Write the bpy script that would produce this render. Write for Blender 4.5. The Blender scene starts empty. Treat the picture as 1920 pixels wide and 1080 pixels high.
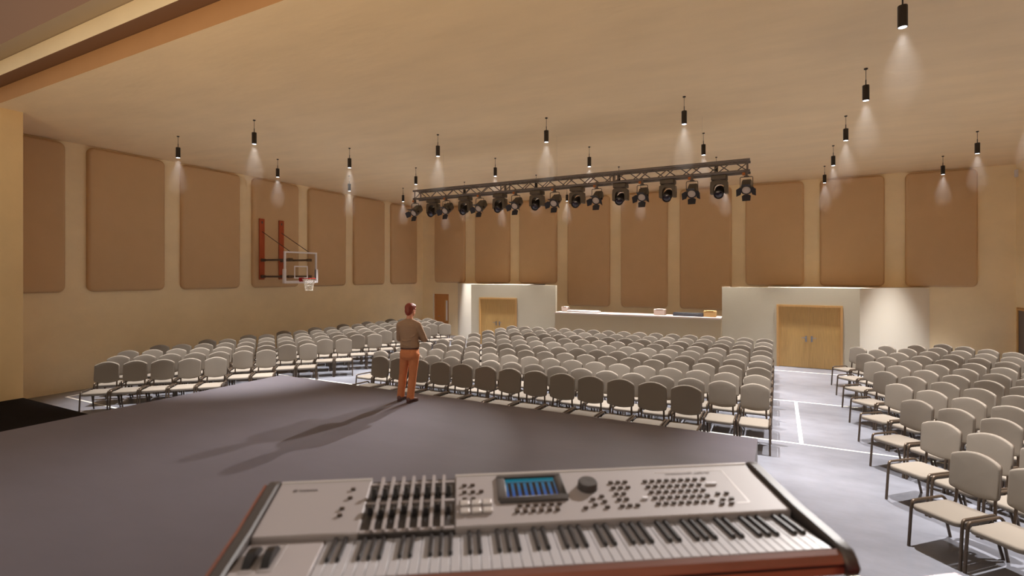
import bpy, bmesh, math, random
from mathutils import Vector, Matrix, Quaternion
random.seed(7)
PI = math.pi
R = math.radians
SC = bpy.context.scene
COL = SC.collection

# ------------------------------------------------------------------ camera, world, exposure
EYE = 3.2
YAW = R(27.5)
cam_d = bpy.data.cameras.new('camera')
cam = bpy.data.objects.new('camera', cam_d)
COL.objects.link(cam)
cam.location = (0, 0, EYE)
cam.rotation_euler = (PI / 2, 0, YAW)
cam_d.sensor_width = 36
cam_d.lens = 18
cam_d.shift_y = -25 / 1920
cam_d.clip_start = 0.05
cam_d.clip_end = 200
cam_d.dof.use_dof = True
cam_d.dof.focus_distance = 12.5
cam_d.dof.aperture_fstop = 2.1
SC.camera = cam
SC.view_settings.view_transform = 'Standard'
SC.view_settings.look = 'None'
SC.view_settings.gamma = 1
SC.view_settings.use_curve_mapping = False
SC.view_settings.exposure = 0.22
SC.cycles.use_denoising = True
SC.cycles.max_bounces = 10
SC.cycles.diffuse_bounces = 8
SC.cycles.glossy_bounces = 3
SC.cycles.transmission_bounces = 4
SC.cycles.transparent_max_bounces = 8
SC.cycles.sample_clamp_indirect = 4
SC.cycles.caustics_reflective = False
SC.cycles.caustics_refractive = False

world = bpy.data.worlds.new('world')
SC.world = world
world.use_nodes = True
WORLD_STRENGTH = 0.42
world.node_tree.nodes['Background'].inputs[0].default_value = (1.0, 0.86, 0.72, 1)
world.node_tree.nodes['Background'].inputs[1].default_value = WORLD_STRENGTH

PENDANT_W = 2450
PAR_W = 260
PAR_LIT_W = 1500
KEY_W = 2600
UPLIGHT_W = 500

# ------------------------------------------------------------------ materials
def lin(c):
    return tuple(((v / 255) / 12.92 if v <= 10 else (((v / 255) + 0.055) / 1.055) ** 2.4) for v in c) + (1,)

def mat(name, rgb, rough=0.6, metal=0.0, var=0.0, scale=4.0, stretch=(1, 1, 1), bump=0.0, bscale=40.0,
        emit=None, estr=0.0, spec=0.5, detail=4.0, coat=0.0):
    m = bpy.data.materials.new(name)
    m.use_nodes = True
    nt = m.node_tree
    b = nt.nodes['Principled BSDF']
    c = lin(rgb)
    b.inputs['Base Color'].default_value = c
    b.inputs['Roughness'].default_value = rough
    b.inputs['Metallic'].default_value = metal
    b.inputs['Specular IOR Level'].default_value = spec
    if coat:
        b.inputs['Coat Weight'].default_value = coat
    if emit:
        b.inputs['Emission Color'].default_value = lin(emit)
        b.inputs['Emission Strength'].default_value = estr
    if var or bump:
        tc = nt.nodes.new('ShaderNodeTexCoord')
        mp = nt.nodes.new('ShaderNodeMapping')
        mp.inputs['Scale'].default_value = stretch
        nt.links.new(tc.outputs['Object'], mp.inputs['Vector'])
    if var:
        n = nt.nodes.new('ShaderNodeTexNoise')
        n.inputs['Scale'].default_value = scale
        n.inputs['Detail'].default_value = detail
        n.inputs['Roughness'].default_value = 0.6
        nt.links.new(mp.outputs['Vector'], n.inputs['Vector'])
        mr = nt.nodes.new('ShaderNodeMapRange')
        mr.inputs['From Min'].default_value = 0.3
        mr.inputs['From Max'].default_value = 0.7
        mr.inputs['To Min'].default_value = 1 - var
        mr.inputs['To Max'].default_value = 1 + var
        nt.links.new(n.outputs['Fac'], mr.inputs['Value'])
        mx = nt.nodes.new('ShaderNodeVectorMath')
        mx.operation = 'SCALE'
        mx.inputs[0].default_value = c[:3]
        nt.links.new(mr.outputs['Result'], mx.inputs['Scale'])
        nt.links.new(mx.outputs['Vector'], b.inputs['Base Color'])
    if bump:
        n2 = nt.nodes.new('ShaderNodeTexNoise')
        n2.inputs['Scale'].default_value = bscale
        n2.inputs['Detail'].default_value = 2
        nt.links.new(mp.outputs['Vector'], n2.inputs['Vector'])
        bp = nt.nodes.new('ShaderNodeBump')
        bp.inputs['Strength'].default_value = bump
        bp.inputs['Distance'].default_value = 0.02
        nt.links.new(n2.outputs['Fac'], bp.inputs['Height'])
        nt.links.new(bp.outputs['Normal'], b.inputs['Normal'])
    return m

M = {}
M['plaster'] = mat('tan_plaster', (243, 225, 189), 0.75, var=0.05, scale=0.9, stretch=(1, 1, 1.3), bump=0.12, bscale=14, detail=6)
M['ceiling'] = mat('tan_ceiling_plaster', (234, 212, 177), 0.8, var=0.05, scale=1.2, stretch=(0.5, 1.4, 1), bump=0.25, bscale=5, detail=7)
M['plaster_warm_lit'] = mat('warm_lit_plaster', (236, 205, 152), 0.75, var=0.05, scale=0.9, bump=0.12, bscale=14, detail=6)  # warm light on the walls beside the stage, put into the plaster colour
M['panel'] = mat('brown_panel_fabric', (203, 172, 135), 0.85, var=0.02, scale=2, spec=0.25)
M['offwhite'] = mat('offwhite_paint', (240, 235, 223), 0.7)
M['knock'] = mat('offwhite_knockdown', (196, 188, 168), 0.75, bump=0.2, bscale=44, stretch=(1, 1, 2.2))
M['booth'] = mat('olive_beige_paint', (204, 190, 160), 0.75)
M['floor'] = mat('grey_polished_concrete', (125, 127, 137), 0.24, var=0.15, scale=1.3, stretch=(0.8, 1.3, 1), spec=0.35, detail=5)
M['line'] = mat('white_line_paint', (244, 242, 236), 0.45)
M['stage'] = mat('dark_grey_stage_vinyl', (107, 103, 112), 0.55, var=0.05, scale=1.4, stretch=(0.6, 1.6, 1), spec=0.3)
M['stage_side'] = mat('grey_stage_skirt', (128, 126, 130), 0.6)
M['ramp'] = mat('black_ribbed_carpet', (26, 23, 24), 0.9, var=0.6, scale=9, stretch=(9, 1, 1), spec=0.1, bump=0.3, bscale=30)
M['ceiling_edge_shade'] = mat('shaded_ceiling_plaster', (186, 140, 94), 0.75, var=0.04, scale=1.2)  # shade on the ceiling's front face, put into a darker plaster colour
M['fascia_shade'] = mat('brown_shaded_plaster', (144, 112, 92), 0.75)  # upper fascia: same plaster, its shade painted in as brown
M['soffit_shade_brown'] = mat('dark_shaded_plaster', (122, 90, 68), 0.7)  # lower soffit: plaster darkened to carry the shade of its underside
M['soffit_shade_grey'] = mat('grey_shaded_plaster', (170, 154, 134), 0.7)  # upper soffit: plaster greyed, underside shade is in the colour
M['wood'] = mat('oak_veneer', (200, 163, 102), 0.45, var=0.12, scale=3.0, stretch=(14, 14, 0.7), detail=5)
M['wood_dark'] = mat('stained_veneer', (196, 136, 80), 0.5, var=0.1, scale=3.0, stretch=(14, 14, 0.7))
M['wood_light'] = mat('light_oak', (206, 164, 106), 0.5, var=0.06, scale=3, stretch=(12, 12, 1))
M['chrome'] = mat('brushed_steel', (150, 154, 164), 0.3, 0.9)
M['black'] = mat('black_metal', (44, 38, 36), 0.45, 0.3)
M['truss'] = mat('dark_grey_truss_metal', (104, 96, 94), 0.38, 0.3)
M['fixture'] = mat('dark_fixture_metal', (88, 78, 68), 0.45, 0.35)
M['barn'] = mat('blue_black_flap', (52, 52, 60), 0.5, 0.3)
M['copper'] = mat('copper_clamp', (176, 100, 44), 0.45, 0.2)
M['frost'] = mat('frosted_lens', (176, 160, 150), 0.3, emit=(220, 190, 170), estr=0.04)
M['darklens'] = mat('violet_black_lens', (36, 30, 44), 0.12, coat=0.6)
M['glow'] = mat('lit_diffuser', (255, 255, 255), 0.5, emit=(240, 244, 255), estr=6.0)
M['fabric'] = mat('taupe_seat_fabric', (130, 122, 113), 0.85, spec=0.2)
M['shell'] = mat('dark_taupe_shell', (96, 80, 68), 0.5)
M['tube'] = mat('bronze_brown_tube', (92, 78, 66), 0.38, 0.45)
M['rubber'] = mat('dark_rubber', (44, 38, 34), 0.7)
M['orange'] = mat('rust_orange_board', (168, 74, 38), 0.6, var=0.08, scale=3, stretch=(6, 6, 1))
M['steel_dark'] = mat('grey_steel_arm', (96, 84, 78), 0.5, 0.3)
M['white'] = mat('white_plastic', (232, 230, 236), 0.5)
M['red'] = mat('red_paint', (178, 10, 20), 0.4)
M['net'] = mat('white_net_cord', (232, 226, 216), 0.8)
M['skin'] = mat('skin', (214, 150, 124), 0.55)
M['hair'] = mat('auburn_hair', (128, 50, 34), 0.45, var=0.25, scale=60, stretch=(1, 1, 0.15))
M['shirt'] = mat('brown_check_shirt', (122, 96, 76), 0.85, spec=0.15)
M['trousers'] = mat('rust_chino_cloth', (212, 136, 94), 0.85, var=0.05, scale=14, bump=0.3, bscale=12, spec=0.15)
M['belt'] = mat('brown_leather', (80, 48, 40), 0.5)
M['shoe'] = mat('plum_brown_leather', (112, 80, 76), 0.42)
M['sole'] = mat('brown_sole', (86, 62, 56), 0.6)
M['silver'] = mat('silver_keyboard_panel', (166, 157, 156), 0.55, 0.0)
M['silver_light'] = mat('pale_silver_trim', (206, 200, 198), 0.35, 0.3)
M['keywhite'] = mat('white_key_plastic', (176, 172, 175), 0.4)
M['keyblack'] = mat('black_key_plastic', (44, 41, 43), 0.45)
M['kdark'] = mat('dark_grey_plastic', (72, 66, 64), 0.5)
M['kblack'] = mat('black_plastic', (30, 26, 26), 0.4)
M['kbrown'] = mat('button_brown', (74, 58, 46), 0.5)
M['kwood'] = mat('red_brown_wood', (126, 80, 66), 0.4, var=0.12, scale=5, stretch=(1.2, 14, 14))
M['print'] = mat('grey_print', (112, 104, 104), 0.6)
M['print_pale'] = mat('pale_grey_print', (150, 142, 140), 0.6)
M['laminate'] = mat('pinkish_white_laminate', (222, 204, 196), 0.4)
M['tan_board'] = mat('tan_board', (214, 176, 120), 0.6)
M['console'] = mat('blue_black_console', (42, 44, 54), 0.5)
M['door_dark'] = mat('dark_grey_door', (92, 84, 84), 0.5)

# checked shirt: two crossed sine grids
def shirt_nodes(m):
    nt = m.node_tree
    b = nt.nodes['Principled BSDF']
    tc = nt.nodes.new('ShaderNodeTexCoord')
    w = []
    for d in ('X', 'Z'):
        wv = nt.nodes.new('ShaderNodeTexWave')
        wv.bands_direction = d
        wv.inputs['Scale'].default_value = 16
        nt.links.new(tc.outputs['Object'], wv.inputs['Vector'])
        wv.inputs['Scale'].default_value = 26
        w.append(wv)
    mul = nt.nodes.new('ShaderNodeMath')
    mul.operation = 'MULTIPLY'
    nt.links.new(w[0].outputs['Fac'], mul.inputs[0])
    nt.links.new(w[1].outputs['Fac'], mul.inputs[1])
    rp = nt.nodes.new('ShaderNodeValToRGB')
    rp.color_ramp.elements[0].color = lin((156, 128, 106))
    rp.color_ramp.elements[1].color = lin((182, 152, 128))
    nt.links.new(mul.outputs[0], rp.inputs['Fac'])
    nt.links.new(rp.outputs['Color'], b.inputs['Base Color'])
shirt_nodes(M['shirt'])

def glass_mat():
    m = bpy.data.materials.new('clear_acrylic')
    m.use_nodes = True
    nt = m.node_tree
    nt.nodes.clear()
    o = nt.nodes.new('ShaderNodeOutputMaterial')
    t = nt.nodes.new('ShaderNodeBsdfTransparent')
    t.inputs[0].default_value = (0.93, 0.93, 0.94, 1)
    g = nt.nodes.new('ShaderNodeBsdfGlossy')
    g.inputs['Roughness'].default_value = 0.08
    x = nt.nodes.new('ShaderNodeMixShader')
    x.inputs[0].default_value = 0.07
    nt.links.new(t.outputs[0], x.inputs[1])
    nt.links.new(g.outputs[0], x.inputs[2])
    nt.links.new(x.outputs[0], o.inputs[0])
    return m
M['acrylic'] = glass_mat()

def screen_mat():
    """Synth display: a teal header over blue and cyan level bars on black."""
    m = bpy.data.materials.new('lit_display')
    m.use_nodes = True
    nt = m.node_tree
    b = nt.nodes['Principled BSDF']
    b.inputs['Base Color'].default_value = (0.01, 0.01, 0.012, 1)
    b.inputs['Roughness'].default_value = 0.25
    tc = nt.nodes.new('ShaderNodeTexCoord')
    sp = nt.nodes.new('ShaderNodeSeparateXYZ')
    nt.links.new(tc.outputs['Generated'], sp.inputs[0])
    def math_(op, a, bb):
        n = nt.nodes.new('ShaderNodeMath')
        n.operation = op
        for i, v in enumerate((a, bb)):
            if isinstance(v, (int, float)):
                n.inputs[i].default_value = v
            elif v is not None:
                nt.links.new(v, n.inputs[i])
        return n.outputs[0]
    x, y = sp.outputs['X'], sp.outputs['Y']
    fr = math_('FRACT', math_('MULTIPLY', math_('ADD', x, 0.02), 8.0), None)
    bar = math_('MULTIPLY', math_('LESS_THAN', fr, 0.46), math_('LESS_THAN', y, 0.76))
    dash = math_('GREATER_THAN', math_('FRACT', math_('MULTIPLY', y, 9.0), None), 0.25)
    bar = math_('MULTIPLY', bar, dash)
    head = math_('GREATER_THAN', y, 0.8)
    grad = nt.nodes.new('ShaderNodeValToRGB')
    grad.color_ramp.elements[0].color = (0.03, 0.12, 0.6, 1)
    grad.color_ramp.elements[1].color = (0.0, 0.3, 0.4, 1)
    nt.links.new(y, grad.inputs['Fac'])
    em = math_('ADD', bar, math_('MULTIPLY', head, 0.7))
    nt.links.new(grad.outputs['Color'], b.inputs['Emission Color'])
    nt.links.new(math_('MULTIPLY', em, 0.5), b.inputs['Emission Strength'])
    return m
M['screen'] = screen_mat()

# ------------------------------------------------------------------ mesh helpers
class MB:
    def __init__(self):
        self.v, self.f, self.m = [], [], []

    def add(self, vs, fs, m=0, xf=None):
        o = len(self.v)
        self.v += [tuple(xf @ Vector(p)) if xf is not None else tuple(p) for p in vs]
        self.f += [tuple(i + o for i in f) for f in fs]
        self.m += [m] * len(fs)
        return self

    def box(self, x0, x1, y0, y1, z0, z1, m=0, xf=None):
        vs = [(x, y, z) for z in (z0, z1) for y in (y0, y1) for x in (x0, x1)]
        return self.add(vs, [(0, 2, 3, 1), (4, 5, 7, 6), (0, 1, 5, 4), (2, 6, 7, 3), (0, 4, 6, 2), (1, 3, 7, 5)], m, xf)

    def loft(self, rings, m=0, xf=None, cap=True, closed=True):
        n = len(rings[0])
        vs = [p for r in rings for p in r]
        fs = []
        for i in range(len(rings) - 1):
            for j in range(n if closed else n - 1):
                k = (j + 1) % n
                fs.append((i * n + j, i * n + k, (i + 1) * n + k, (i + 1) * n + j))
        if cap:
            fs.append(tuple(range(n - 1, -1, -1)))
            fs.append(tuple((len(rings) - 1) * n + j for j in range(n)))
        return self.add(vs, fs, m, xf)

    def tube(self, pts, r, n=8, m=0, xf=None, rs=None, flat=1.0):
        pts = [Vector(p) for p in pts]
        rings, up = [], None
        for i, p in enumerate(pts):
            t = (pts[min(i + 1, len(pts) - 1)] - pts[max(i - 1, 0)]).normalized()
            if up is None:
                up = Vector((0, 0, 1)) if abs(t.z) < 0.9 else Vector((1, 0, 0))
            a = t.cross(up).normalized()
            up = a.cross(t).normalized()
            rr = rs[i] if rs else r
            rings.append([p + a * (rr * math.cos(2 * PI * j / n)) + up * (rr * flat * math.sin(2 * PI * j / n)) for j in range(n)])
        return self.loft(rings, m, xf)

    def cyl(self, p0, p1, r0, r1=None, n=16, m=0, xf=None):
        return self.tube([p0, p1], r0, n, m, xf, rs=[r0, r0 if r1 is None else r1])

    def prism(self, poly, z0, z1, m=0, xf=None):
        return self.loft([[(x, y, z0) for x, y in poly], [(x, y, z1) for x, y in poly]], m, xf)

    def lathe(self, prof, n=16, m=0, xf=None):
        return self.loft([[(r * math.cos(2 * PI * j / n), r * math.sin(2 * PI * j / n), z) for j in range(n)] for r, z in prof], m, xf)

    def ball(self, c, rad, n=14, m=0, rot=None):
        rx, ry, rz = rad if isinstance(rad, (tuple, list)) else (rad,) * 3
        q = rot.to_matrix().to_4x4() if rot is not None else Matrix.Identity(4)
        xf = Matrix.Translation(c) @ q @ Matrix.Diagonal((rx, ry, rz, 1))
        k = max(6, n // 2 + 1)
        rings = [[(math.sin(t) * math.cos(2 * PI * j / n), math.sin(t) * math.sin(2 * PI * j / n), -math.cos(t)) for j in range(n)]
                 for t in [0.02 + (PI - 0.04) * i / k for i in range(k + 1)]]
        return self.loft(rings, m, xf)

    def caps(self, p0, p1, r0, r1, n=12, m=0):
        """A tapered limb with round ends."""
        p0, p1 = Vector(p0), Vector(p1)
        d = (p1 - p0).normalized()
        pts, rs = [], []
        for i in range(5):
            t = PI / 2 * i / 4
            pts.append(p0 - d * r0 * math.cos(t)); rs.append(max(0.002, r0 * math.sin(t)))
        for i in range(5):
            t = PI / 2 * i / 4
            pts.append(p1 + d * r1 * math.sin(t)); rs.append(max(0.002, r1 * math.cos(t)))
        return self.tube(pts, 1, n, m, rs=rs)

    def pad(self, outline, th, edge, crown=0.0, m=0, xf=None, steps=4, back=True):
        """A cushion: OUTLINE in (u, v), thickness along w with rounded edges and a crowned face. xf maps (u, v, w)."""
        cu = sum(p[0] for p in outline) / len(outline)
        cv = sum(p[1] for p in outline) / len(outline)
        n = len(outline)
        nor = []
        for i in range(n):
            a, b = outline[i - 1], outline[(i + 1) % n]
            dx, dy = b[0] - a[0], b[1] - a[1]
            l = math.hypot(dx, dy) or 1
            nor.append((dy / l, -dx / l))
        if sum(nor[i][0] * (outline[i][0] - cu) + nor[i][1] * (outline[i][1] - cv) for i in range(n)) < 0:
            nor = [(-a, -b) for a, b in nor]
        def ring(inset, w, s=1.0):
            return [((p[0] - nor[i][0] * inset - cu) * s + cu, (p[1] - nor[i][1] * inset - cv) * s + cv, w) for i, p in enumerate(outline)]
        rings = []
        if back:
            e2 = edge * 0.5
            rings += [ring(e2, 0), ring(e2 * 0.3, e2 * 0.3), ring(0, e2)]
        else:
            rings += [ring(0, 0)]
        for i in range(steps + 1):
            t = PI / 2 * i / steps
            rings.append(ring(edge * (1 - math.cos(t)), th - edge + edge * math.sin(t)))
        for s, c in ((0.8, 0.55), (0.45, 0.9), (0.1, 1.0)):
            rings.append(ring(edge, th + crown * c, s))
        return self.loft(rings, m, xf)

    def mesh(self, name, mats, smooth=True, angle=38, bevel=0.0, segs=1):
        me = bpy.data.meshes.new(name)
        me.from_pydata([tuple(p) for p in self.v], [], self.f)
        for x in mats:
            me.materials.append(x)
        if len(mats) > 1:
            me.polygons.foreach_set('material_index', self.m)
        bm = bmesh.new()
        bm.from_mesh(me)
        if bevel:
            bmesh.ops.remove_doubles(bm, verts=bm.verts, dist=1e-5)
            es = [e for e in bm.edges if e.is_manifold and e.calc_face_angle(0) > R(30)]
            bmesh.ops.bevel(bm, geom=es, offset=bevel, segments=segs, profile=0.5, affect='EDGES', clamp_overlap=True)
        bmesh.ops.recalc_face_normals(bm, faces=bm.faces)
        bm.to_mesh(me)
        bm.free()
        if smooth:
            me.polygons.foreach_set('use_smooth', [True] * len(me.polygons))
            me.set_sharp_from_angle(angle=R(angle))
        me.update()
        return me

    def build(self, name, mats, parent=None, loc=None, **k):
        if not isinstance(mats, (list, tuple)):
            mats = [mats]
        return link(name, self.mesh(name, mats, **k), parent, loc)

def haze_mat():
    m = bpy.data.materials.new('thin_haze')
    m.use_nodes = True
    nt = m.node_tree
    nt.nodes.clear()
    o = nt.nodes.new('ShaderNodeOutputMaterial')
    v = nt.nodes.new('ShaderNodeVolumeScatter')
    v.inputs['Density'].default_value = 0.0045
    nt.links.new(v.outputs[0], o.inputs['Volume'])
    return m
M['haze'] = haze_mat()

def link(name, data, parent=None, loc=None):
    o = bpy.data.objects.new(name, data)
    COL.objects.link(o)
    if parent is not None:
        o.parent = parent
    if loc is not None:
        o.location = loc
    return o

def tag(o, label, cat, group=None):
    o['label'] = label
    o['category'] = cat
    if group:
        o['group'] = group
    return o

def thing(name, label, cat, loc=(0, 0, 0), rz=0.0, group=None):
    o = bpy.data.objects.new(name, None)
    o.empty_display_size = 0.1
    COL.objects.link(o)
    o.location = loc
    o.rotation_euler = (0, 0, rz)
    return tag(o, label, cat, group)

def struct(o):
    o['kind'] = 'structure'
    return o

def copy_tree(o, parent=None):
    c = o.copy()
    COL.objects.link(c)
    if parent is not None:
        c.parent = parent
    for ch in list(o.children):
        copy_tree(ch, c)
    return c

def rrect(x0, x1, y0, y1, r, n=5):
    pts = []
    for cx, cy, a in ((x1 - r, y1 - r, 0), (x0 + r, y1 - r, 90), (x0 + r, y0 + r, 180), (x1 - r, y0 + r, 270)):
        for i in range(n + 1):
            t = R(a + 90 * i / n)
            pts.append((cx + r * math.cos(t), cy + r * math.sin(t)))
    return pts

def arc(pts_corner, r, n=5):
    """Round the inner corners of a 3D polyline."""
    P = [Vector(p) for p in pts_corner]
    out = [P[0]]
    for i in range(1, len(P) - 1):
        a = (P[i - 1] - P[i]); b = (P[i + 1] - P[i])
        rr = min(r, a.length * 0.48, b.length * 0.48)
        p0, p1 = P[i] + a.normalized() * rr, P[i] + b.normalized() * rr
        for k in range(n + 1):
            t = k / n
            out.append(p0 * (1 - t) ** 2 + P[i] * 2 * t * (1 - t) + p1 * t * t)
    out.append(P[-1])
    return out

def spot(name, parent, loc, direction, watts, angle, blend, radius, color):
    l = bpy.data.lights.new(name, 'SPOT')
    l.energy = watts
    l.spot_size = angle
    l.spot_blend = blend
    l.shadow_soft_size = radius
    l.color = color
    o = bpy.data.objects.new(name, l)
    COL.objects.link(o)
    o.parent = parent
    o.location = loc
    o.rotation_euler = Vector(direction).to_track_quat('-Z', 'Y').to_euler()
    return o

ORD = ['first', 'second', 'third', 'fourth', 'fifth', 'sixth', 'seventh', 'eighth', 'ninth', 'tenth', 'eleventh', 'twelfth',
       'thirteenth', 'fourteenth', 'fifteenth', 'sixteenth', 'seventeenth']

# ------------------------------------------------------------------ room shell
XL, XR, YB, ZC = -17.2, 6.9, 22.5, 6.82
XPL, XPR = -14.96, 4.66          # walls beside the stage
YP = 5.1
fl = struct(MB().box(XL - 0.3, XR + 0.3, -3.0, YB + 0.6, -0.2, 0).build('floor', M['floor'], smooth=False))
# court markings painted on the floor
def court(x0, x1, y0, y1):
    MB().box(x0, x1, y0, y1, -0.001, 0.003).build('court_line', M['line'], fl, smooth=False)
W = 0.026
court(-16.55, 6.25, 6.5 - W, 6.5 + W)
court(-16.55, 6.25, 19.3 - W, 19.3 + W)
court(-16.55 - W, -16.55 + W, 6.5 + W, 19.3 - W)
court(6.25 - W, 6.25 + W, 6.5 + W, 19.3 - W)
court(-16.55 + W, 6.25 - W, 11.1 - W, 11.1 + W)
court(-16.55 + W, 6.25 - W, 14.76 - W, 14.76 + W)
court(0.385 - 0.035, 0.385 + 0.035, 11.1 + W, 14.76 - W)

struct(MB().box(XL - 0.25, XL, YP, YB + 0.25, 0, ZC).build('wall_left', M['plaster'], smooth=False))
struct(MB().box(XL - 0.25, XPL, -3.0, YP, 0, ZC).build('wall_stage_left', M['plaster_warm_lit'], smooth=False))
struct(MB().box(XPR, XR + 0.25, -3.0, YP, 0, ZC).build('wall_stage_right', M['plaster_warm_lit'], smooth=False))
struct(MB().box(XR, XR + 0.25, YP, YB + 0.25, 0, ZC).build('wall_right', M['plaster'], smooth=False))
# back wall with the recess of the single door
DX0, DX1, DZ = -16.5, -15.5, 2.17
bw = MB()
bw.box(XL - 0.25, DX0, YB, YB + 0.35, 0, ZC)
bw.box(DX1, XR + 0.25, YB, YB + 0.35, 0, ZC)
bw.box(DX0, DX1, YB, YB + 0.35, DZ, ZC)
struct(bw.build('wall_back', M['plaster'], smooth=False))
struct(MB().box(XL - 0.25, XR + 0.25, 4.6, YB + 0.35, ZC, 7.15).build('ceiling', [M['ceiling'], M['ceiling_edge_shade']], smooth=False))
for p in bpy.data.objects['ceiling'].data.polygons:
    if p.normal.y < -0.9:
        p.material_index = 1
# stepped soffits above the stage opening
t1 = struct(MB().box(XL - 0.25, XR + 0.25, 4.33, 5.2, 7.16, 7.45).build('trim_1', [M['plaster'], M['soffit_shade_brown']], smooth=False))
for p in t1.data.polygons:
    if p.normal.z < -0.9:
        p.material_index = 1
t2 = struct(MB().box(XL - 0.25, XR + 0.25, 4.03, 5.2, 7.46, 11.0).build('trim_2', [M['soffit_shade_grey'], M['fascia_shade']], smooth=False))
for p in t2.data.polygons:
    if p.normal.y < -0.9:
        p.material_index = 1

# single door at the far end of the back wall
d3 = struct(MB().box(DX0 + 0.12, DX1 - 0.02, YB + 0.07, YB + 0.12, 0.01, DZ - 0.03).build('door_3', M['wood_dark'], bevel=0.004))
fr = MB()
fr.box(DX0 + 0.06, DX0 + 0.12, YB + 0.05, YB + 0.14, 0, DZ)
fr.box(DX1 - 0.02, DX1, YB + 0.05, YB + 0.14, 0, DZ)
fr.box(DX0 + 0.12, DX1 - 0.02, YB + 0.05, YB + 0.14, DZ - 0.03, DZ)
fr.build('door_frame', M['wood_dark'], d3, smooth=False)
g = MB().box(-15.78, -15.58, YB + 0.055, YB + 0.07, 0.72, 1.86).build('vision_panel', M['wood_light'], d3, bevel=0.003)
MB().box(-15.7, -15.605, YB + 0.047, YB + 0.055, 0.76, 1.82).build('pane', M['white'], g, smooth=False)
MB().cyl((-16.2, YB + 0.02, 0.98), (-16.08, YB + 0.02, 0.98), 0.012, n=8).cyl((-16.2, YB + 0.07, 0.98), (-16.2, YB + 0.02, 0.98), 0.012, n=8).build('door_handle', M['chrome'], d3)
struct(MB().box(DX0, DX0 + 0.06, YB - 0.004, YB + 0.34, 0, DZ).build('trim_3', M['offwhite'], smooth=False))

# door in the side wall opposite the hoop
d4 = struct(MB().box(XR - 0.03, XR + 0.0, 21.28, 22.2, 0.01, 2.05).build('door_4', M['door_dark'], bevel=0.003))
fr = MB()
fr.box(XR - 0.06, XR, 22.2, 22.29, 0, 2.14)
fr.box(XR - 0.06, XR, 21.19, 21.28, 0, 2.14)
fr.box(XR - 0.06, XR, 21.28, 22.2, 2.05, 2.14)
fr.build('door_frame', M['wood_light'], d4, bevel=0.004)
tag(MB().box(XR - 0.07, XR, 22.3, 22.42, 6.38, 6.62).build('wall_sensor', M['white'], bevel=0.01),
    'small white sensor box high in the corner beside the dark side door', 'sensor')

# ------------------------------------------------------------------ acoustic panels
def acoustic(wall, a0, a1, z0, z1, label, group):
    h = (a1 - a0) / 2
    zc = (z0 + z1) / 2
    out = rrect(-h, h, z0 - zc, z1 - zc, 0.17, 6)
    if wall == 'left':
        xf = Matrix(((0, 0, 1, 0), (1, 0, 0, 0), (0, 1, 0, 0), (0, 0, 0, 1)))
        loc = (XL + 0.004, (a0 + a1) / 2, zc)
    else:
        xf = Matrix(((-1, 0, 0, 0), (0, 0, -1, 0), (0, 1, 0, 0), (0, 0, 0, 1)))
        loc = ((a0 + a1) / 2, YB - 0.004, zc)
    o = MB().pad(out, 0.13, 0.085, 0.01, xf=xf, back=False, steps=6).build('acoustic_panel', M['panel'], None, loc, angle=60)
    return tag(o, label, 'acoustic panel', group)
for i in range(7):
    y0 = 4.68 + 2.53 * i
    acoustic('left', max(y0, YP + 0.01), y0 + 2.03, 2.72, 6.77,
             f'brown padded acoustic panel on the hoop wall, {ORD[i]} from the stage', 'acoustic panels on the hoop wall')
def xb(u):
    return YB * math.tan(math.atan((u - 960) / 960) - YAW)
BP = [(817, 873), (892, 957), (975, 1045), (1065, 1144), (1165, 1252), (1275, 1372), (1398, 1507), (1537, 1658), (1697, 1832)]
for i, (u0, u1) in enumerate(BP):
    mid = i in (3, 4, 5)
    acoustic('back', xb(u0), xb(u1), 1.76 if mid else 2.78, 6.77,
             f'brown padded acoustic panel on the back wall, {ORD[i]} from the hoop corner',
             'acoustic panels on the back wall')

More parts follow.
